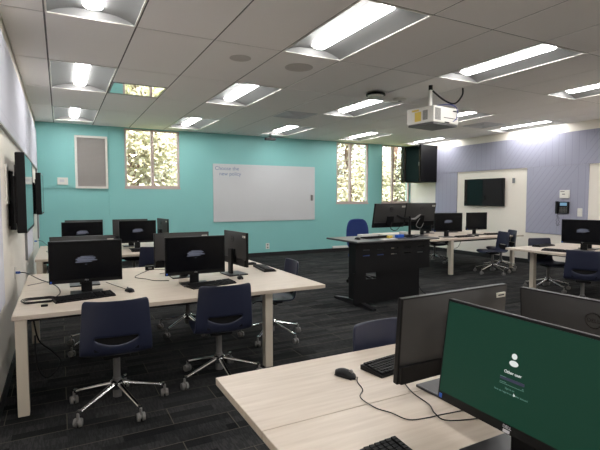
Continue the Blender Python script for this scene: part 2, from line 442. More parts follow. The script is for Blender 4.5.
desk('workstation_desk', 'pale maple shared desk at left holding five black monitors, nearest the left wall cable bundle', -.31, 2.13, [3.55, 4.5, 5.45], [(-.26, 3.6), (1.6, 3.66), (-.26, 5.38), (1.6, 5.34)])
desk('workstation_desk', 'pale maple shared desk at left rear, closest to the teal wall', -.31, 2.1, [6.75, 7.7, 8.65], [(-.26, 6.8), (1.6, 6.85), (-.26, 8.6), (1.6, 8.55)])
desk('workstation_desk', 'pale maple desk in the foreground with the green lit screen on it', .585, 3.2, [.3, 1.39, 1.915], [(.75, .4), (.95, 1.8), (3.1, .4), (3.1, 1.8)])
desk('workstation_desk', 'pale maple shared desk under the wall television on the right wall', 6.2, 8.78, [6.38, 7.35, 8.3], [(6.71, 6.44), (8.5, 6.44), (6.71, 8.22), (8.5, 8.22)])
desk('workstation_desk', 'pale maple shared desk at right edge, below the wall phone', 6.27, 9.2, [2.95, 3.92, 4.88], [(6.6, 4.62), (6.6, 3.1), (9.0, 4.62), (9.0, 3.1)])

# ---------------------------------------------------------------- shell chairs
def make_chair():
    t = thing('swivel_chair', '', 'chair')
    rows = [(.232, .418, .17), (.247, .436, .20), (.21, .458, .218), (.09, .452, .226), (-.05, .440, .23), (-.13, .438, .232), (-.185, .455, .232), (-.215, .492, .231),
            (-.228, .53, .229), (-.240, .587, .227), (-.247, .64, .222), (-.257, .715, .216), (-.264, .775, .212), (-.268, .812, .209), (-.270, .832, .205), (-.2705, .838, .195), (-.2705, .8395, .19)]
    us = [-1, -.94, -.8, -.64, -.62, -.45, -.3, -.15, 0, .15, .3, .45, .62, .64, .8, .94, 1]
    R = []
    for i, (y, z, h) in enumerate(rows):
        row = []; z -= .015 if i not in (8, 9) else 0
        for u in us:
            yy, zz = y, z
            back = min(1, max(0, (i-5)/4))
            zz += .018*abs(u)**2.5*(1-back); yy += .045*abs(u)**2.2*back
            if i == 8: zz = .562-.044*max(0, 1-(u/.62)**2) if abs(u) <= .63 else .55
            if i == 9: zz = .572
            if i == 7 and abs(u) < .62: zz -= .012
            row.append((u*h, yy, zz))
        R.append(row)
    b = MB(); b.grid(R, skip=lambda i, j: i == 8 and abs((us[j]+us[j+1])/2) < .62)
    sh = b.build('shell', NAVY, t)
    m = sh.modifiers.new('s', 'SOLIDIFY'); m.thickness = .014; m.offset = 0
    m = sh.modifiers.new('v', 'SUBSURF'); m.levels = 1; m.render_levels = 1
    bake(sh)
    MB().box(-.142, .142, -.214, -.206, .475, .572, .003).build('slot_shade', BLACKMAT, t)  # black strip added behind the back slot to stand in for its shade
    MB().box(-.09, .09, -.1, .12, .385, .413, .01).box(-.2, -.09, .0, .03, .40, .415).build('seat_mechanism', DARKMETAL, t)
    MB().cyl((0, 0, .20), (0, 0, .40), .024).cyl((0, 0, .075), (0, 0, .215), .03).build('gas_column', COLUMN, t, True)
    MB().lathe([(.0, .135), (.036, .135), (.046, .155), (.046, .19), (.03, .2), (.0, .2)], n=20).build('hub', CHROME, t, True)
    for k in range(5):
        a = 2*PI*k/5; d = Vector((math.cos(a), math.sin(a), 0)); s = Vector((-d.y, d.x, 0))
        rr = []
        for q in range(6):
            u = q/5; p = d*(.03+.295*u); z = .172-.078*u; hw = .019-.008*u; hh = .014-.005*u
            rr.append([p+s*hw*math.cos(2*PI*j/8)+Vector((0, 0, z+hh*math.sin(2*PI*j/8))) for j in range(8)])
        b = MB(); b.grid(rr, closed=True); b.cyl(d*.322+Vector((0, 0, .085)), d*.322+Vector((0, 0, .108)), .013, n=10)
        b.build('base_leg', CHROME, t, True)
        c = d*.335; b = MB(); ang = random.uniform(-.4, .4); ax = Vector((math.cos(ang), math.sin(ang), 0))
        for sg in (-1, 1):
            b.cyl(c+ax*sg*.008+Vector((0, 0, .03)), c+ax*sg*.026+Vector((0, 0, .03)), .03, .026, n=18)
        b.cyl(c+Vector((0, 0, .045)), c+Vector((0, 0, .09)), .009, n=8)
        b.cyl(c-ax*.024+Vector((0, 0, .03)), c+ax*.024+Vector((0, 0, .03)), .012, n=8)
        b.build('caster', GREYPL, t, True)
    return t
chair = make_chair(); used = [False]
def place_chair(x, y, face, label, phase=None, group='navy swivel chairs'):
    """face: direction in degrees that the sitter looks (90 = +Y)"""
    rz = math.radians(face-90)
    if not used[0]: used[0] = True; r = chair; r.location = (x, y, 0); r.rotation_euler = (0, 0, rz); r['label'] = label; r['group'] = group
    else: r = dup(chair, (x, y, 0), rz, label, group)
    if phase is not None:        # turn the star base under the shell
        for ch in [o for o in bpy.data.objects if o.parent == r and o.name.split('.')[0] in ('base_leg', 'caster')]:
            ch.rotation_euler = (0, 0, math.radians(phase)-rz)
    return r
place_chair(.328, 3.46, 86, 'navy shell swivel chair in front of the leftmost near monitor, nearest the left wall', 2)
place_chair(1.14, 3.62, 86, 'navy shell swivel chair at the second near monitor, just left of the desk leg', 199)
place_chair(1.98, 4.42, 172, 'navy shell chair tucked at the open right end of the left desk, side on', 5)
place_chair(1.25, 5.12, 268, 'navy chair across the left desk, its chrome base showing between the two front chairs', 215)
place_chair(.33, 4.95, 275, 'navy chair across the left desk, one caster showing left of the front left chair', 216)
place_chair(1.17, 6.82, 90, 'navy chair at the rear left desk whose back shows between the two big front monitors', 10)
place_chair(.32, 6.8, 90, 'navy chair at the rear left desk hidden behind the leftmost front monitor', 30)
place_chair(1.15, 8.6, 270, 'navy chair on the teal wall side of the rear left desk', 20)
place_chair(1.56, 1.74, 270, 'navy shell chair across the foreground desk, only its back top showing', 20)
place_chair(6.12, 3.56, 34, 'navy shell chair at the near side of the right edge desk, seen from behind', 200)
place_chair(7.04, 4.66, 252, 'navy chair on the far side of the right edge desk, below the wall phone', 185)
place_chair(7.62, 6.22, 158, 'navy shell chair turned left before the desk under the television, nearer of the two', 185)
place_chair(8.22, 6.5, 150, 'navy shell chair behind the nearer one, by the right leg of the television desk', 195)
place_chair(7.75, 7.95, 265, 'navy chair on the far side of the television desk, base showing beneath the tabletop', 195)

# ---------------------------------------------------------------- monitors
def make_monitor(W=.275, H=.345, B=.1, tilt=0.0):
    t = thing('computer_monitor', '', 'monitor')     # screen faces -Y
    b = MB(); b.box(-W, W, -.012, .012, B, B+H, .004)
    b.build('bezel', BEZEL, t)
    b = MB()
    # shallow domed back above a black lower band
    rows = []
    for i in range(7):
        v = i/6; z = B+.075+(H-.08)*v
        rows.append([(-W+.006+(2*W-.012)*j/10, .013+.022*min(1, 3*min(j/10, 1-j/10))*min(1, 4*min(v+.12, 1.0-v)), z) for j in range(11)])
    b.grid(rows); b.grid([[rows[0][j] for j in range(11)], [(rows[0][j][0], .012, rows[0][j][2]) for j in range(11)]])
    b.build('back_cover', BACKGREY, t, True)
    MB().box(-W+.006, W-.006, .011, .028, B+.004, B+.074, .004).box(-.06, .06, .02, .045, B+.03, B+.17, .006).build('lower_back_band', BEZEL, t)
    MB().box(-W+.008, W-.008, -.0135, -.0115, B+.03, B+H-.009).build('screen', SCREEN, t)
    MB().box(-.042, .042, .050, .072, .012, B+.17, .005).box(-.03, .03, .04, .052, B+.06, B+.14).build('stand_neck', BLACKPL, t)
    MB().box(-.125, .125, -.08, .13, .0, .012, .004).build('stand_base', BASEM, t)
    # logo ring and letters on the back, letters on the bezel, sticker
    b = MB(); n = 28
    for (ra, rb) in ((.026, .030),):
        rws = [[(ra*math.cos(2*PI*k/n), .037, B+.268+ra*math.sin(2*PI*k/n)) for k in range(n)], [(rb*math.cos(2*PI*k/n), .037, B+.268+rb*math.sin(2*PI*k/n)) for k in range(n)],
               [(rb*math.cos(2*PI*k/n), .034, B+.268+rb*math.sin(2*PI*k/n)) for k in range(n)]]
        b.grid(rws, closed=True)
    lg = b.build('back_logo', LOGO, t)
    text_mesh('logo_letters', 'DELL', .02, LOGO, lg, Matrix.Translation((0, .0368, B+.268)) @ Matrix.Rotation(PI, 4, 'Z') @ Matrix.Rotation(PI/2, 4, 'X'))
    text_mesh('bezel_logo', 'DELL', .013, LOGOW, t, Matrix.Translation((0, -.0128, B+.02)) @ Matrix.Rotation(PI/2, 4, 'X'))
    st = MB().box(-W+.02, -W+.075, .0140, .0215, B+H-.052, B+H-.032).build('asset_sticker', STICKER, t)
    MB().box(-W+.028, -W+.067, .0215, .0219, B+H-.045, B+H-.039).build('sticker_print', INK, st)
    MB().box(-W+.008, -W+.02, -.0135, -.012, B+.008, B+.022).build('energy_sticker', BLUEPLUG, t)
    b = MB()
    for (x0, x1, z0, z1) in ((-.045, .058, .209, .217), (-.068, .074, .197, .208), (-.082, .066, .186, .196), (-.07, .084, .176, .187), (-.084, .045, .165, .174), (-.012, .012, .146, .150)):
        b.prism([(x0+.008, B+z0), (x1-.008, B+z0+.002), (x1, B+(z0+z1)/2), (x1-.01, B+z1-.001), (x0+.006, B+z1), (x0, B+(z0+z1)/2)], -.0145, -.0136)
    b.build('screen_message', MESSAGE, t)
    if tilt:
        T = Matrix.Translation((0, .045, B+.1)) @ Matrix.Rotation(-tilt, 4, 'X') @ Matrix.Translation((0, -.045, -B-.1))
        bpy.context.view_layer.update()
        for o in [o for o in bpy.data.objects if o.parent == t or (o.parent and o.parent.parent == t)]:
            if not o.name.startswith('stand_'): o.data.transform(T)
    return t
mon = make_monitor(); mused = [False]
bigmon = make_monitor(.305, .338, .073, math.radians(4)); loginmon = make_monitor(.275, .345, .095, math.radians(7.5))
def place_monitor(x, y, face, label, message=True, z=DZ, skip=(), group='desk monitors', src=None, sc=1):
    rz = math.radians(face+90)       # local screen faces -Y (face -90)
    if not mused[0] and message: mused[0] = True; mon.location = (x, y, z); mon.rotation_euler = (0, 0, rz); mon['label'] = label; mon['group'] = group; return mon
    r = dup(src or mon, (x, y, z), rz, label, group, skip=tuple(skip)+(() if message else ('screen_message',)))
    r.scale = (sc, sc, sc)
    return r
place_monitor(.178, 4.13, -91, 'black monitor with scribbled grey message, leftmost on the near left desk, facing the camera')
place_monitor(1.08, 4.1, -90, 'black monitor with scribbled grey message in front of the second chair, near left desk')
place_monitor(.18, 4.62, 90, 'monitor back whose grey top edge rises just behind the leftmost front monitor', False)
place_monitor(1.08, 4.62, 90, 'grey monitor back peeking out left of the second front monitor', False)
place_monitor(1.61, 4.50, 5, 'monitor turned side on at the right end of the near left desk', False)
place_monitor(.28, 7.4, -90, 'small black monitor with message on the rear left desk, standing alone at left')
place_monitor(1.06, 7.45, -90, 'black monitor with message on the rear left desk, right one of its pair')
place_monitor(.33, 8.05, 90, 'monitor back a hair above the left rear desk monitor', False)
place_monitor(1.02, 7.98, 90, 'grey monitor back sticking out left of the right rear desk monitor', False)
place_monitor(1.54, 7.95, 7, 'monitor side on at the right end of the rear left desk, against the teal wall', False)
place_monitor(6.93, 6.74, -108, 'black monitor with message on the television desk, leftmost of its front row', sc=1.1)
place_monitor(7.93, 6.90, -92, 'dark blank monitor on the television desk, just below left of the television', False, sc=1.08)
place_monitor(8.0, 7.72, 85, 'monitor back between the two front monitors of the television desk', False)
place_monitor(7.3, 7.75, 80, 'monitor back seen past the top right of the message monitor on the television desk', False)
place_monitor(6.75, 7.35, 190, 'dark monitor at the left end of the television desk, behind the podium desk monitors', False)
place_monitor(6.86, 4.01, -164, 'black monitor with message cut by the right edge, below the wall phone')
bpy.data.objects[[o.name for o in bpy.data.objects if 'cut by the right edge, below' in o.get('label', '')][-1]].scale = (1.05, 1.05, 1.05)
place_monitor(7.3, 4.15, 10, 'monitor back whose top shows above the right edge monitor', False)
place_monitor(1.425, 1.35, 92, 'large grey monitor back at centre foreground, left of the green screen', False, src=bigmon)
place_monitor(1.76, .955, 3, 'grey monitor back with round logo at bottom right, behind the green screen', False, src=bigmon)

# green login screen monitor
gm = place_monitor(1.155, .86, 180, 'monitor showing a dark green login screen, nearest the camera', False, skip=('screen',), group='desk monitors', src=loginmon)
GT = Matrix.Translation((0, .045, .195)) @ Matrix.Rotation(-math.radians(7.5), 4, 'X') @ Matrix.Translation((0, -.045, -.195))
B_ = .095
scr = MB().box(-.267, .267, -.0135, -.0115, B_+.03, B_+.336).build('screen', GREEN, gm)
b = MB()
def disc(b, cx, cz, rx, rz, y0=-.0150, y1=-.0137, n=20, a0=0, a1=2*PI):
    b.prism([(cx+rx*math.cos(a0+(a1-a0)*k/n), cz+rz*math.sin(a0+(a1-a0)*k/n)) for k in range(n)], y0, y1)
UC = B_+.215
disc(b, 0, UC+.012, .0085, .0085); disc(b, 0, UC-.009, .0145, .0085)
b.build('user_icon', UIWHITE, scr)
text_mesh('login_text', 'Other user', .0125, UIWHITE, scr, Matrix.Translation((0, -.0141, UC-.038)) @ Matrix.Rotation(PI/2, 4, 'X'))
MB().box(-.040, .040, -.0145, -.0137, UC-.063, UC-.055).build('username_field', UIDARK, scr)
MB().box(-.040, .040, -.0145, -.0137, UC-.076, UC-.0745).box(-.04, -.018, -.0146, -.0137, UC-.0715, UC-.070).box(.034, .039, -.0146, -.0137, UC-.0725, UC-.070).box(-.04, -.02, -.0147, -.0137, UC-.056, UC-.0545).build('password_field', UILINE, scr)
text_mesh('sign_in_text', 'Sign in to:', .008, UILINE, scr, Matrix.Translation((-.004, -.0141, UC-.086)) @ Matrix.Rotation(PI/2, 4, 'X'))
text_mesh('help_text', 'How do I sign in to another domain?', .0075, UILINE, scr, Matrix.Translation((0, -.0141, UC-.098)) @ Matrix.Rotation(PI/2, 4, 'X'))
MB().prism([(.010, UC-.101), (.010, UC-.092), (.016, UC-.098)], -.0150, -.0142).build('mouse_pointer', UIWHITE, scr)
MB().box(-.012, .010, -.0140, -.0125, B_+.004, B_+.0125).build('bezel_sticker', LOGOW, gm)
bpy.context.view_layer.update()
for o in [scr]+[o for o in bpy.data.objects if o.parent == scr or (o.parent == gm and o.name.startswith('bezel_sticker'))]: o.data.transform(GT)
for rt_ in (bigmon, loginmon):
    for o in [o for o in bpy.data.objects if o.parent and (o.parent == rt_ or o.parent.parent == rt_)]: bpy.data.objects.remove(o)
    bpy.data.objects.remove(rt_)

# ---------------------------------------------------------------- keyboards and mice
def make_keyboard():
    t = thing('keyboard', '', 'keyboard')
    MB().prism([(-.068, .0), (.068, .0), (.068, .022), (.05, .024), (-.068, .010)], -.22, .22, 'YZ').build('case', BLACKPL, t)
    b = MB(); p = .0185
    for r in range(6):
        y = -.052+r*.0195+(.004 if r == 5 else 0); z = .011+(y+.068)*.105
        xs = [(-.212+i*p, p) for i in range(15)]+[(.078+i*p, p) for i in range(3)]+[(.143+i*p, p) for i in range(4)]
        if r == 0: xs = [(-.212, .024), (-.186, .022), (-.162, .022), (-.138, .108), (-.028, .022), (-.004, .022), (.02, .022), (.044, .022)]+[(.078+i*p, p) for i in range(3)]+[(.143, .036), (.18, p), (.1985, p)]
        for x, w_ in xs: b.box(x+.001, x+w_-.0022, y-.0082, y+.0082, z, z+.008)
    k = b.build('keys', BLACKMAT, t); k['kind'] = 'stuff'
    return t
def make_mouse():
    t = thing('computer_mouse', '', 'mouse'); rows = []
    for i in range(9):
        v = i/8; y = -.056+.112*v; hw = .031*(max(.02, 1-abs(2*v-1)**3.2))**.5*(.93+.07*math.cos(v*5)); h = .032*(max(.03, math.sin(PI*min(1, v*.9+.08))))**.55
        rows.append([(hw*math.cos(PI*j/10), y, .002+h*math.sin(PI*j/10)**.75) for j in range(11)])
    b = MB(); b.grid(rows); b.box(-.022, .022, -.045, .045, .0, .004)
    b.build('mouse_shell', BLACKPL, t, True)
    MB().cyl((-.004, .03, .029), (.004, .03, .029), .009, n=14).build('scroll_wheel', GREYPL, t, True)
    return t
kb, ms = make_keyboard(), make_mouse(); ku, mu = [False], [False]
def place_kb(x, y, rz, label, z=DZ):
    if not ku[0]: ku[0] = True; kb.location = (x, y, z); kb.rotation_euler = (0, 0, math.radians(rz)); kb['label'] = label; kb['group'] = 'keyboards'
    else: dup(kb, (x, y, z), math.radians(rz), label, 'keyboards')
def place_ms(x, y, rz, label, z=DZ):
    if not mu[0]: mu[0] = True; ms.location = (x, y, z); ms.rotation_euler = (0, 0, math.radians(rz)); ms['label'] = label; ms['group'] = 'computer mice'
    else: dup(ms, (x, y, z), math.radians(rz), label, 'computer mice')
place_kb(.15, 3.95, 12, 'black keyboard in front of the leftmost near monitor, beside the cable bundle')
place_ms(.50, 4.06, 20, 'black mouse on the near left desk, just right of the leftmost monitor')
place_kb(1.2, 4.0, 14, 'black keyboard in front of the second near monitor on the left desk')
place_ms(1.545, 4.2, -10, 'black mouse right of the second front monitor stand')
place_kb(2.0, 4.66, 84, 'black keyboard lying at the right end of the left desk')
place_ms(2.0, 5.03, 85, 'black mouse beyond the keyboard at the right end of the left desk')
place_kb(1.14, 7.1, 0, 'thin black keyboard on the rear left desk, showing between the front monitors')
place_ms(1.5, 7.15, 0, 'mouse on the rear left desk right of its keyboard')
place_kb(7.25, 6.6, 0, 'black keyboard in front of the message monitor on the television desk')
place_kb(8.3, 6.75, -10, 'black keyboard at the right end of the television desk, beside the chairs')
place_ms(7.62, 6.62, 0, 'mouse between keyboards on the television desk')
place_kb(7.0, 4.72, 5, 'keyboard at the far side of the right edge desk')
place_kb(6.50, 4.15, -78, 'keyboard at the left end of the right edge desk, in front of its message monitor')
place_kb(1.435, 1.66, 8, 'black keyboard in the foreground, partly hidden by the grey monitor back')
place_ms(1.10, 1.658, -160, 'black mouse on the foreground desk, left of the keyboard')
place_kb(.855, .904, -94, 'black keyboard corner at the bottom edge, in front of the green screen')

# ---------------------------------------------------------------- cables
def cable(label, pts, r=.0028, m=BLACKPL, name='cable', group=None):
    o = MB().tube(pts, r).build(name, m, smooth=True); return tag(o, label, 'cable', group)
z = DZ+.004
cable('thin black mouse cable winding over the foreground desk seam', [(1.128, 1.605, z+.006), (1.105, 1.573, z), (1.08, 1.50, z), (1.028, 1.442, z), (1.027, 1.342, z), (1.053, 1.285, z), (1.074, 1.215, z), (1.141, 1.194, z), (1.21, 1.187, z), (1.4, 1.16, z)], .0022)
cable('black cable curling from the grey monitor back toward the green screen', [(1.30, 1.56, z), (1.276, 1.475, z), (1.24, 1.377, z), (1.224, 1.27, z), (1.186, 1.20, z+.004), (1.2, 1.14, z), (1.4, 1.08, z), (1.6, 1.04, z)], .0024)
cable('black cable looping over the stand of the green screen monitor', [(1.0, .99, z+.0), (1.03, .93, z+.03), (1.07, .87, z+.05), (1.12, .80, z+.03), (1.16, .72, z)], .003)
# coil of cables at the left wall
cb = []
for k in range(3):
    for j in range(16):
        a = 2*PI*j/16; cb.append((-.165+(.10+.008*k)*math.cos(a), 3.97+(.085+.006*k)*math.sin(a), z+.004+.006*k+.003*math.sin(a*3)))
coil = cable('coiled bundle of dark cables lying on the left corner of the near left desk', cb, .0035, name='cable_coil')
cable('black cable with blue plug hanging from the left wall down onto the near desk', [(XL+.03, 5.2, .775), (XL+.1, 5.16, .77), (-.20, 4.95, .735), (-.06, 4.6, .722), (-.02, 4.3, z), (-.05, 4.1, z), (-.1, 3.99, z+.02)], .004)
tag(MB().box(-.145, -.10, 3.775, 3.80, DZ, DZ+.014, .003).build('cable_connector', BLACKPL), 'small black cable connector in front of the coiled cables on the left desk', 'connector')
cable('short grey cable on the left desk behind the leftmost monitor', [(-.28, 4.75, z), (-.12, 4.9, z), (0, 5.0, z)], .003, GREYPL)
cable('thin cable trailing from the small black box on the near left desk seam', [(.84, 5.15, z), (.72, 4.95, z), (.64, 4.75, z), (.72, 4.6, z), (.78, 4.47, z), (.9, 4.4, z)], .003)
cable('curved thin cable behind the small black box on the near left desk', [(.87, 5.18, z), (1.0, 5.1, z), (1.06, 4.95, z), (.9, 4.85, z)], .003)
cable('thin dark cable on the near left desk between leftmost monitor and mouse', [(.5, 4.12, z), (.46, 4.25, z), (.40, 4.45, z), (.36, 4.6, z)], .0025)
cable('black cables hanging under the left end of the near left desk', [(-.2, 3.8, .66), (-.17, 3.85, .45), (-.08, 3.9, .33), (-.03, 3.85, .25), (-.12, 3.8, .17), (-.18, 3.78, .28), (-.19, 3.8, .5)], .006)
cable('cable drooping under the television desk between its legs', [(7.3, 7.3, .66), (7.5, 7.25, .45), (7.8, 7.3, .4), (8.0, 7.35, .62)], .006)
cable('thin cable rising to the left wall outlet behind the rear left desk', [(XL+.03, 8.9, .78), (XL+.12, 8.7, .79), (-.2, 8.3, .75), (-.1, 8.0, z), (-.2, 7.7, z), (-.12, 7.4, z)], .004)
bx = thing('cable_hub', 'tiny black adapter box on the near left desk at its far edge', 'adapter', (.855, 5.2, DZ))
MB().box(-.045, .045, -.03, .03, 0, .045, .005).build('case', BLACKPL, bx)
MB().box(-.02, .02, -.032, -.03, .015, .03).build('port', GREYPL, bx)
for y, lab in ((5.2, 'white outlet plate with blue plug low on the left wall above the near desk'), (8.9, 'outlet plate with blue plug on the left wall above the rear desk')):
    t = thing('wall_outlet', lab, 'outlet', (XL, y, .775)); MB().box(0, .006, -.04, .04, -.06, .06, .002).build('plate', WHITEP, t)
    tag(MB().box(XL+.006, XL+.045, y-.012, y+.012, .765, .787, .003).build('network_plug', BLUEPLUG), ('blue network plug in the nearer left wall outlet' if y < 6 else 'blue network plug in the farther left wall outlet'), 'plug')

# ---------------------------------------------------------------- televisions
def tv(label, x, y, z, L, H, sgn):
    """screen faces sgn*X; centre at (x,y,z)"""
    t = thing('wall_television', label, 'television', (x, y, z), 0 if sgn > 0 else PI)
    MB().box(-.075, -.004, -L/2, L/2, -H/2, H/2, .012).box(-.09, -.07, -L/2+.12, L/2-.12, -H/2+.08, H/2-.1, .02).build('housing', BLACKMAT, t)
    b = MB(); e = .014
    b.box(-.006, 0, -L/2, L/2, -H/2, -H/2+e+.006); b.box(-.006, 0, -L/2, L/2, H/2-e, H/2); b.box(-.006, 0, -L/2, -L/2+e, -H/2+e, H/2-e); b.box(-.006, 0, L/2-e, L/2, -H/2+e, H/2-e)
    b.build('bezel', BEZEL, t)
    MB().box(-.005, -.002, -L/2+e, L/2-e, -H/2+e, H/2-e).build('screen', TVSCREEN, t)
    return t
def tv_mount(label, x, y, z, wallx):
    t = thing('television_mount', label, 'wall mount', (wallx, y, z)); s = 1 if x > wallx else -1; d = abs(x-wallx)-.09
    B = lambda a, c, *r: (min(s*a, s*c), max(s*a, s*c))+r
    MB().box(*B(0, .02, -.12, .12, -.25, .25)).build('wall_plate', BLACKPL, t)
    if d > .05:
        b = MB(); b.box(*B(.02, d-.015, -.1, -.05, -.2, -.12)); b.box(*B(.02, d-.015, .05, .1, .1, .18)); b.cyl((s*(d/2), -.16, -.28), (s*(d/2), -.16, .24), .018)
        b.box(*B(.02, d-.015, -.18, -.1, -.02, .04))
        b.build('arm', BLACKPL, t)
    MB().box(*B(max(.02, d-.015), d, -.2, .2, -.28, .2)).build('screen_bracket', DARKMETAL, t)
tv('black wall television on the left wall, the nearer one reflecting the teal wall', -.26, 5.2, 1.548, 1.2, .70, 1)
tv_mount('black articulated mount behind the nearer left wall television', -.26, 4.95, 1.5, XL)
tv('black wall television on the left wall, the farther one near the teal corner', -.262, 8.95, 1.575, 1.15, .67, 1)
tv_mount('black mount behind the farther left wall television', -.262, 8.9, 1.52, XL)
tv('black wall television on the right cream wall between lavender felt panels', 9.39, 8.0, 1.64, 1.18, .68, -1)
tv_mount('flat mount behind the right wall television', 9.39, 8.0, 1.64, XR)
t = thing('cable_plate', 'small white plate on the left wall beside the nearer television mount', 'wall plate', (XL, 4.72, 1.62)); MB().box(0, .012, -.1, .1, -.17, .17, .003).build('plate', WHITEP, t)

# black wall cabinet near the back right corner
t = thing('wall_cabinet', 'black glass-doored equipment cabinet hung high in the right rear corner', 'cabinet', (XR, 10.1, 2.45))
MB().box(-.62, 0, -.42, .42, -.5, .53, .006).build('body', BLACKMAT, t)
MB().box(-.632, -.621, -.40, .40, -.49, .52, .003).build('glass_door', TVSCREEN, t)
MB().box(-.64, -.632, -.37, -.35, -.05, .05).build('handle', SILVER, t)
b = MB()
for k in range(12): b.box(-.5, -.12, -.423, -.421, -.35+k*.06, -.33+k*.06)
b.build('side_vents', BEZEL, t)
MB().cyl((-.2, 0, .53), (-.2, 0, .613), .04).build('cable_conduit', BLACKPL, t)

# ---------------------------------------------------------------- whiteboard and teal wall fittings
t = thing('whiteboard', 'large frameless white glass board on the teal wall with small blue writing', 'whiteboard', (4.71, YF, 1.627))
MB().box(-1.415, 1.415, -.02, -.004, -.71, .71, .004).build('board', WBOARD, t)
for q in ((-1.3, .6), (1.3, .6), (-1.3, -.6), (1.3, -.6)): MB().cyl((q[0], -.002, q[1]), (q[0], -.005, q[1]), .02).build('standoff', SILVER, t)
Rx = Matrix.Rotation(PI/2, 4, 'X')
text_mesh('handwriting', 'Choose the', .13, BLUEINK, t, Matrix.Translation((-1.06, -.0208, .60)) @ Rx)
text_mesh('handwriting', 'new policy', .13, BLUEINK, t, Matrix.Translation((-.98, -.0208, .47)) @ Rx)
t = thing('board_eraser', 'small grey eraser stuck near the right edge of the whiteboard', 'eraser', (6.03, YF-.021, 1.51)); MB().box(-.03, .03, -.03, 0, -.07, .07, .008).build('block', GREYPL, t); MB().box(-.03, .03, -.008, -.001, -.075, .075).build('felt_pad', BLACKMAT, t)
t = thing('thermostat', 'small white wall thermostat on the teal wall left of the grey grille', 'thermostat', (.06, YF, 1.86)); MB().box(-.1, .1, -.03, 0, -.075, .075, .008).build('case', WHITEP, t)
MB().box(-.055, .03, -.032, -.03, -.02, .035).build('display', VENTG, t)
t = thing('wall_outlet', 'white outlet low on the teal wall under the whiteboard', 'outlet', (4.73, YF, .26)); MB().box(-.05, .05, -.008, 0, -.075, .075, .003).build('plate', WHITEP, t)
for s in (-1, 1): MB().box(-.02, .02, -.011, -.008, s*.035-.018, s*.035+.018, .003).build('socket', GREYPL, t)
t = thing('wall_grille', 'tall white-framed grey louvred grille high on the teal wall at left', 'grille', (.62, YF, 2.27)); b = MB()
b.box(-.32, -.275, -.05, 0, -.56, .56, .004); b.box(.275, .32, -.05, 0, -.56, .56, .004); b.box(-.275, .275, -.05, 0, -.56, -.515, .004); b.box(-.275, .275, -.05, 0, .515, .56, .004)
b.build('frame', WHITEP, t)
b = MB()
for k in range(40):
    zz = -.51+k*.0258; b.prism([(-.035, zz), (-.012, zz+.022), (-.010, zz+.019), (-.033, zz-.003)], -.274, .274, 'YZ')
b.build('louvres', mat('louvre_grey', srgb(178, 173, 168), .5), t)
MB().box(-.274, .274, -.009, -.002, -.514, .514).build('backing', VENTG, t)
t = thing('wall_raceway', 'thin teal painted cable raceway running to the grey grille', 'raceway', (0, YF, 1.73)); MB().box(XL+.03, .3, -.02, 0, -.012, .012, .003).build('horizontal_run', TEAL, t); MB().box(.95, .975, -.02, 0, -.6, 1.33, .003).build('vertical_run', TEAL, t)
t = thing('floor_raceway', 'low white raceway at the foot of the teal wall below the double window', 'raceway', (7.15, YF, .13)); MB().box(-.45, .35, -.04, 0, -.03, .03, .004).build('cover', WHITEP, t)

# ---------------------------------------------------------------- right wall fittings
t = thing('wall_phone', 'black desk phone hung on the lavender felt right wall', 'phone', (XR-.022, 5.97, 1.30)); 
MB().box(-.05, 0, -.13, .08, -.13, .12, .01).build('body', BLACKPL, t)
h = MB().box(-.075, -.03, .085, .14, -.14, .13, .012).build('handset', BLACKPL, t)
MB().box(-.055, -.05, -.10, .045, .035, .10).build('display', DISPBLUE, t)
b = MB()
for r in range(4):
    for c in range(5): b.box(-.054, -.05, -.10+c*.033, -.08+c*.033, -.11+r*.03, -.09+r*.03)
b.build('buttons', COLUMN, t)
pts = [(-.03, .11, -.14)]
for k in range(40): a = k*1.2; pts.append((-.03+.012*math.cos(a), .10+.03*math.sin(k*.16)+.012*math.sin(a), -.15-.24*math.sin(k*PI/40)))
MB().tube(pts, .004, 5, 3).build('cord', COLUMN, t, True)
t = thing('wall_panel_control', 'white control box with dark print above the wall phone', 'wall control', (XR-.022, 5.95, 1.58)); MB().box(-.045, 0, -.11, .09, -.085, .085, .006).build('case', WHITEP, t)
MB().box(-.047, -.045, -.03, .03, -.008, .008).box(-.047, -.045, -.02, .07, .05, .062).build('print', INK, t)
t = thing('light_switch', 'white wall switch right of the wall phone on the lavender felt', 'switch', (XR-.022, 5.62, 1.20)); MB().box(-.008, 0, -.05, .05, -.085, .085, .003).build('plate', WHITEP, t); MB().box(-.013, -.008, -.02, .02, -.04, .04, .002).build('rocker', WHITEP, t)
t = thing('wall_sensor', 'small silver plate beside the right wall television', 'wall plate', (XR, 7.2, 1.92)); MB().box(-.03, 0, -.03, .03, -.07, .05, .004).build('plate', SILVER, t)

# ---------------------------------------------------------------- podium desk
t = thing('podium_desk', 'black sit-stand podium desk with slotted front panel in the room centre', 'desk', (4.19, 5.34, 0))
MB().box(-.72, .74, -.38, .42, .895, .92, .006).build('desktop', mat('dark_grey_top', srgb(62, 62, 66), .35, spec=.3), t)
MB().box(-.73, .75, -.387, -.379, .909, .919, .002).build('front_edge', GREYPL, t)
b = MB()
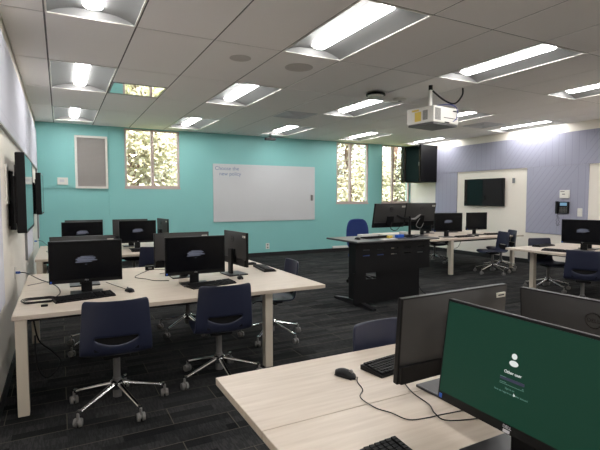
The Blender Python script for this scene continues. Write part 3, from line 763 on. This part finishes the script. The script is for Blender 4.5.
# upper modesty panel with two rows of real slots, lower panel with one opening
def slotted(b, x0, x1, z0, z1, y0, y1, slots):
    xs = sorted({x0, x1} | {s[0] for s in slots} | {s[1] for s in slots})
    for a, c in zip(xs, xs[1:]):
        zs = [z0]
        for s in sorted((s for s in slots if s[0] <= a+1e-6 and s[1] >= c-1e-6), key=lambda s: s[2]): zs += [s[2], s[3]]
        zs.append(z1)
        for k in range(0, len(zs), 2): b.box(a, c, y0, y1, zs[k], zs[k+1])
slotted(b, -.70, .62, .48, .89, -.31, -.295, [(-.58+.24*k, -.46+.24*k, zz, zz+.015) for k in range(5) for zz in (.71, .79)])
b.build('front_panel', BLACKPL, t)
b = MB(); slotted(b, -.70, .46, .05, .48, -.27, -.255, [(-.50, -.32, .385, .47)]); b.build('lower_panel', BLACKPL, t)
for x in (-.57, .39):
    MB().box(x-.0, x+.05, -.15, .05, .06, .895, .004).build('lifting_column', BLACKPL, t)
    MB().prism([(-.52, .0), (.42, .0), (.42, .03), (.05, .07), (-.2, .07), (-.52, .03)], x-.01, x+.06, 'YZ').build('foot', DARKMETAL, t)
# teacher chair
t = thing('task_chair', 'royal blue upholstered task chair with black base behind the podium desk', 'chair', (4.72, 6.5, 0), math.radians(188))
def pillow(prof, m, nm, tz=0):
    pass
b = MB(); rows = []
for i in range(13):
    v = i/12; a = -PI/2+PI*v; zc = .86+.27*math.sin(a); hw = .27*(max(.0, math.cos(a)))**.45 if 0 < i < 12 else .06
    ring = []
    for j in range(16):
        th = 2*PI*j/16; x = hw*math.cos(th); ring.append((x, -.24+.045*math.sin(th)*(1 if 0 < i < 12 else .4)+.9*x*x-.03*math.sin(v*PI), zc))
    rows.append(ring)
b.grid(rows, closed=True); b.build('backrest', FABRIC, t, True)
b = MB(); b.box(-.24, .24, -.2, .26, .46, .54, .035); b.build('seat', FABRIC, t, True)
MB().box(-.04, .04, -.31, -.27, .42, .85, .01).box(-.04, .04, -.31, .0, .42, .45, .01).build('back_support', BLACKPL, t)
MB().cyl((0, 0, .1), (0, 0, .46), .028).build('gas_column', CHROME, t, True)
for k in range(5):
    a = 2*PI*k/5+.3; d = Vector((math.cos(a), math.sin(a), 0))
    MB().cyl(d*.02+Vector((0, 0, .13)), d*.3+Vector((0, 0, .085)), .024, .016, n=10).build('base_leg', BLACKPL, t, True)
    s = Vector((-d.y, d.x, 0)); MB().cyl(d*.31-s*.025+Vector((0, 0, .03)), d*.31+s*.025+Vector((0, 0, .03)), .03).cyl(d*.31+Vector((0, 0, .04)), d*.3+Vector((0, 0, .1)), .01).build('caster', BLACKMAT, t, True)
# podium monitors on a dual arm
PZ = .92
t = thing('monitor_arm', 'black dual monitor arm clamped on the podium desk', 'monitor arm', (4.80, 5.46, PZ))
MB().box(-.06, .06, -.06, .06, 0, .012, .003).build('base_plate', BLACKPL, t)
MB().cyl((0, 0, .012), (0, 0, .30), .02).build('pole', BLACKPL, t, True)
MB().tube([(0, 0, .26), (-.12, .0, .27), (-.25, .02, .32)], .018, 8).box(-.29, -.21, .03, .05, .27, .37).build('left_arm', BLACKPL, t, True)
MB().tube([(0, 0, .26), (.14, .03, .26), (.30, .07, .34)], .016, 8).box(.27, .34, .075, .095, .28, .38).build('right_arm', SILVER, t, True)
def podium_monitor(x, y, z, rz, tilt, label):
    r = dup(mon, (x, y, z), math.radians(rz), label, 'podium monitors', skip=('screen_message', 'stand_neck', 'stand_base'))
    r.rotation_euler = (math.radians(tilt), 0, math.radians(rz)); r.scale = (1.07, 1.07, 1.07)
    return r
podium_monitor(4.43, 5.56, PZ+.03, 180, -11, 'podium desk monitor seen from behind, left of the pair')
podium_monitor(5.08, 5.60, PZ+.035, 177, -11, 'podium desk monitor seen from behind, right of the pair')
cable('loop of black cable behind the left podium monitor', [(4.48, 5.48, 1.16), (4.41, 5.44, 1.05), (4.49, 5.42, 1.01), (4.6, 5.43, 1.08), (4.74, 5.44, 1.13)], .006)
cable('pale cable loop behind the right podium monitor', [(5.08, 5.52, 1.2), (4.93, 5.46, 1.08), (5.0, 5.44, 1.03), (5.12, 5.5, 1.1)], .005, GREYPL)
place_kb(4.05, 5.36, 185, 'keyboard on the podium desk in front of the blue task chair', PZ)
place_ms(3.68, 5.26, 180, 'mouse at the left end of the podium desk', PZ)
tag(MB().box(4.34, 4.47, 5.20, 5.26, PZ, PZ+.045, .008).build('marker_box', BLUEPLUG), 'small bright blue box on the podium desk', 'box')
tag(MB().box(4.2, 4.27, 5.22, 5.27, PZ, PZ+.035, .006).build('sticky_note_pad', YELLOW), 'small yellow pad on the podium desk, left of the blue box', 'note pad')
for (x0, x1, y0, y1, z0, z1, lab) in ((4.0, 4.3, 5.6, 5.72, PZ, PZ+.03, 'white paper stack at the back of the podium desk, left part'),):
    tag(MB().box(x0, x1, y0, y1, z0, z1, .003).build('paper_stack', PAPER), lab, 'paper')
tag(MB().box(3.95, 4.2, 5.02, 5.12, PZ, PZ+.006, .001).build('paper_sheet', PAPER), 'loose white sheet near the front edge of the podium desk', 'paper')
t = thing('docking_station', 'flat white device on the podium desk under the right monitor', 'device', (4.88, 5.68, PZ)); MB().box(-.05, .0, -.09, .07, 0, .045, .006).box(0, .02, -.09, .07, 0, .045, .006).build('case', PAPER, t)
cable('dark cable tangle beside the blue box on the podium desk', [(4.49, 5.18, PZ+.008), (4.57, 5.13, PZ+.01), (4.63, 5.23, PZ+.012), (4.54, 5.29, PZ+.008), (4.62, 5.15, PZ+.008), (4.74, 5.2, PZ+.008)], .007)
cable('black cable drooping beside the right foot of the podium desk', [(4.86, 5.5, .8), (4.9, 5.4, .45), (4.86, 5.3, .15), (4.94, 5.2, .02), (5.03, 5.1, .012)], .008)

# ---------------------------------------------------------------- projector and ceiling fittings
t = thing('projector', 'white ceiling projector with a yellow label, hanging on a pole at top right', 'projector', (4.66, 4.86, 2.50), math.radians(8))
MB().box(-.22, .33, -.19, .27, 0.03, .25, .012).build('case', WHITEP, t)
MB().box(-.21, .32, -.18, .26, 0, .031, .01).build('underside', COLUMN, t)
MB().box(-.2215, -.2195, .02, .13, .06, .19).box(-.2215, -.2195, .06, .18, .2, .225).build('warning_label', YELLOW, t)
b = MB()
for k in range(7): b.box(-.2225, -.2195, -.09+k*.012, -.083+k*.012, .07, .2)
b.build('side_vent', GREYPL, t)
b = MB()
for k in range(9): b.box(-.19+k*.014, -.182+k*.014, -.1925, -.189, .06, .22)
b.build('front_vent', GREYPL, t)
MB().box(0, .30, -.1925, -.189, .10, .108).box(.02, .12, -.193, -.189, .032, .05).box(.2, .3, -.193, -.189, .2, .215).build('port_row', BLACKPL, t)
MB().cyl((-.05, 0, .25), (-.05, 0, .53), .03, .02).build('mount_pole', WHITEP, t, True)
MB().cyl((-.05, 0, .50), (-.05, 0, .564), .028).build('pole_cap', BLACKPL, t, True)
MB().box(-.1, .0, -.06, .06, .25, .27, .004).build('mount_bracket', WHITEP, t)
cable('black cable looping from the ceiling to the projector pole', [(5.12, 4.75, ZC-.002), (5.11, 4.75, 2.96), (5.0, 4.78, 2.84), (4.82, 4.8, 2.87), (4.64, 4.84, 2.99)], .012)
cable('blue cable running over the side of the projector', [(4.63, 4.8, 2.775), (4.8, 4.68, 2.79), (4.93, 4.67, 2.74), (4.95, 4.69, 2.62), (4.86, 4.67, 2.56)], .006, mat('blue_cable', srgb(50, 60, 130), .5))
t = thing('ceiling_detector', 'white ceiling disc with black rim, right of centre past the large troffer', 'detector', (4.19, 5.55, ZC)); MB().lathe([(0, 0), (.07, 0), (.14, -.02), (.145, -.045), (.12, -.05), (0, -.05)]).build('rim', BLACKPL, t, True)
MB().lathe([(.118, -.05), (.11, -.065), (0, -.07)]).build('face', WHITEP, t, True)
t = thing('ceiling_speaker', 'small round flush ceiling speaker, left one of the two', 'speaker', (1.83, 4.91, ZC)); MB().lathe([(0, -.003), (.10, -.003), (.11, -.006), (.12, -.003), (.12, 0)]).build('grille', mat('speaker_grille', srgb(205, 198, 192), .7), t, True)
t = thing('ceiling_speaker', 'larger round flush ceiling speaker beside the large troffer', 'speaker', (2.58, 4.93, ZC)); MB().lathe([(0, -.003), (.15, -.003), (.16, -.006), (.17, -.003), (.17, 0)]).build('grille', mat('speaker_grille', srgb(205, 198, 192), .7), t, True)
t = thing('smoke_detector', 'faint white round detector on the ceiling left of the projector', 'detector', (4.8, 5.73, ZC)); MB().lathe([(.11, 0), (.11, -.01), (.07, -.03), (0, -.035)]).build('cover', WHITEP, t, True); MB().lathe([(.03, -.034), (.028, -.042), (0, -.042)]).build('sensor_tip', GREYPL, t, True)
for (x, y, lab) in ((3.97, 7.74, 'grey square air diffuser in the ceiling above the whiteboard'), (8.1, 6.93, 'dark square air diffuser in the ceiling near the lavender wall')):
    t = thing('air_diffuser', lab, 'air vent', (x, y, ZC)); b = MB(); h = .32
    MB().box(-h, h, -h, h, -.004, 0).build('plate', VENTG, t)
    for k in range(4):
        q = h-.03-k*.07; b.box(-q, q, -q, -q+.012, -.012, -.003); b.box(-q, q, q-.012, q, -.012, -.003); b.box(-q, -q+.012, -q+.012, q-.012, -.012, -.003); b.box(q-.012, q, -q+.012, q-.012, -.012, -.003)
    b.build('vanes', VENTG, t)
t = thing('ceiling_camera', 'small black camera hanging from the ceiling above the whiteboard', 'camera', (4.55, 10.2, ZC)); MB().cyl((0, 0, 0), (0, 0, -.10), .02).build('stem', BLACKPL, t, True)
MB().box(-.13, .13, -.05, .05, -.165, -.105, .012).build('body', BLACKPL, t); MB().cyl((-.02, -.05, -.14), (-.02, -.075, -.14), .025).build('lens', BEZEL, t, True)
# mirrored panel in the grid
t = thing('ceiling_mirror', 'mirrored square panel set in the ceiling reflecting the window', 'mirror', (X0+1.5*PX, Y0+2*PY+.735+.3675, ZC))
MB().box(-PX/2+.03, PX/2-.03, -.335, .335, 0, .006).build('mirror_glass', MIRROR, t)
b = MB(); q, e = PX/2-.008, .36
b.box(-q, -q+.022, -e, e, -.006, .012); b.box(q-.022, q, -e, e, -.006, .012); b.box(-q+.022, q-.022, -e, -e+.022, -.006, .012); b.box(-q+.022, q-.022, e-.022, e, -.006, .012)
b.build('frame', SILVER, t)

# ---------------------------------------------------------------- outside
struct(MB().box(-25, 45, YF+.4, 70, -.4, -.3).build('ground_outside', GRASS))
def tree(x, y, h, r, lm, label, seed, nleaf=5200, spread=(1, 1, 1)):
    rnd = random.Random(seed); t = thing('tree', label, 'tree', (x, y, -.3))
    b = MB(); b.tube([(0, 0, 0), (.08, .0, h*.3), (-.1, .05, h*.55), (.05, 0, h*.9)], .13, 8); b.build('trunk', BARK, t, True)
    b = MB(); tips = []
    for k in range(16):
        a = rnd.uniform(0, 6.28); z0 = h*rnd.uniform(.2, .75); d = Vector((math.cos(a), math.sin(a), rnd.uniform(.1, .7)))*r*rnd.uniform(.5, .95)
        b.tube([(0, 0, z0), Vector((0, 0, z0))+d*.5+Vector((0, 0, .1)), Vector((0, 0, z0))+d], .035, 5, 3)
        for q in (.45, .7, 1): tips.append(Vector((0, 0, z0))+d*q)
    b.build('branches', BARK, t, True)
    verts, faces = [], []
    for k in range(nleaf):
        c = rnd.choice(tips)+Vector((rnd.gauss(0, .42)*spread[0], rnd.gauss(0, .42)*spread[1], rnd.gauss(0, .38)*spread[2]))
        u = Vector((rnd.gauss(0, 1), rnd.gauss(0, 1), rnd.gauss(0, 1))).normalized(); v = u.orthogonal().normalized(); s = rnd.uniform(.06, .12); n = len(verts)
        verts += [c-u*s, c+v*s*.5, c+u*s, c-v*s*.5]; faces.append((n, n+1, n+2, n+3))
    me = bpy.data.meshes.new('foliage'); me.from_pydata(verts, [], faces); me.materials.append(lm)
    o = bpy.data.objects.new('foliage', me); C.objects.link(o); o.parent = t
tree(2.3, 16.5, 5.4, 2.0, LEAF1, 'golden leaved tree outside the left window', 1, 6500)
tree(6.4, 23.5, 5.5, 2.2, LEAF2, 'greener tree farther outside the left window', 2)
tree(11.4, 17.0, 5.6, 2.3, LEAF1, 'yellow leaved tree outside the double window left of the teal pier', 3, 9000)
tree(17.0, 20.6, 5.4, 2.6, LEAF2, 'dense green tree outside the window nearest the corner', 4, 13000)
t = thing('white_building', 'bright white low building beyond the trees outside', 'building', (12, 34, -.3)); MB().box(-22, 18, 0, 6, 0, 3.1).build('walls', BRICKP, t); MB().box(-22.3, 18.3, -.3, 6.3, 3.1, 3.3).build('roof', GREYPL, t)
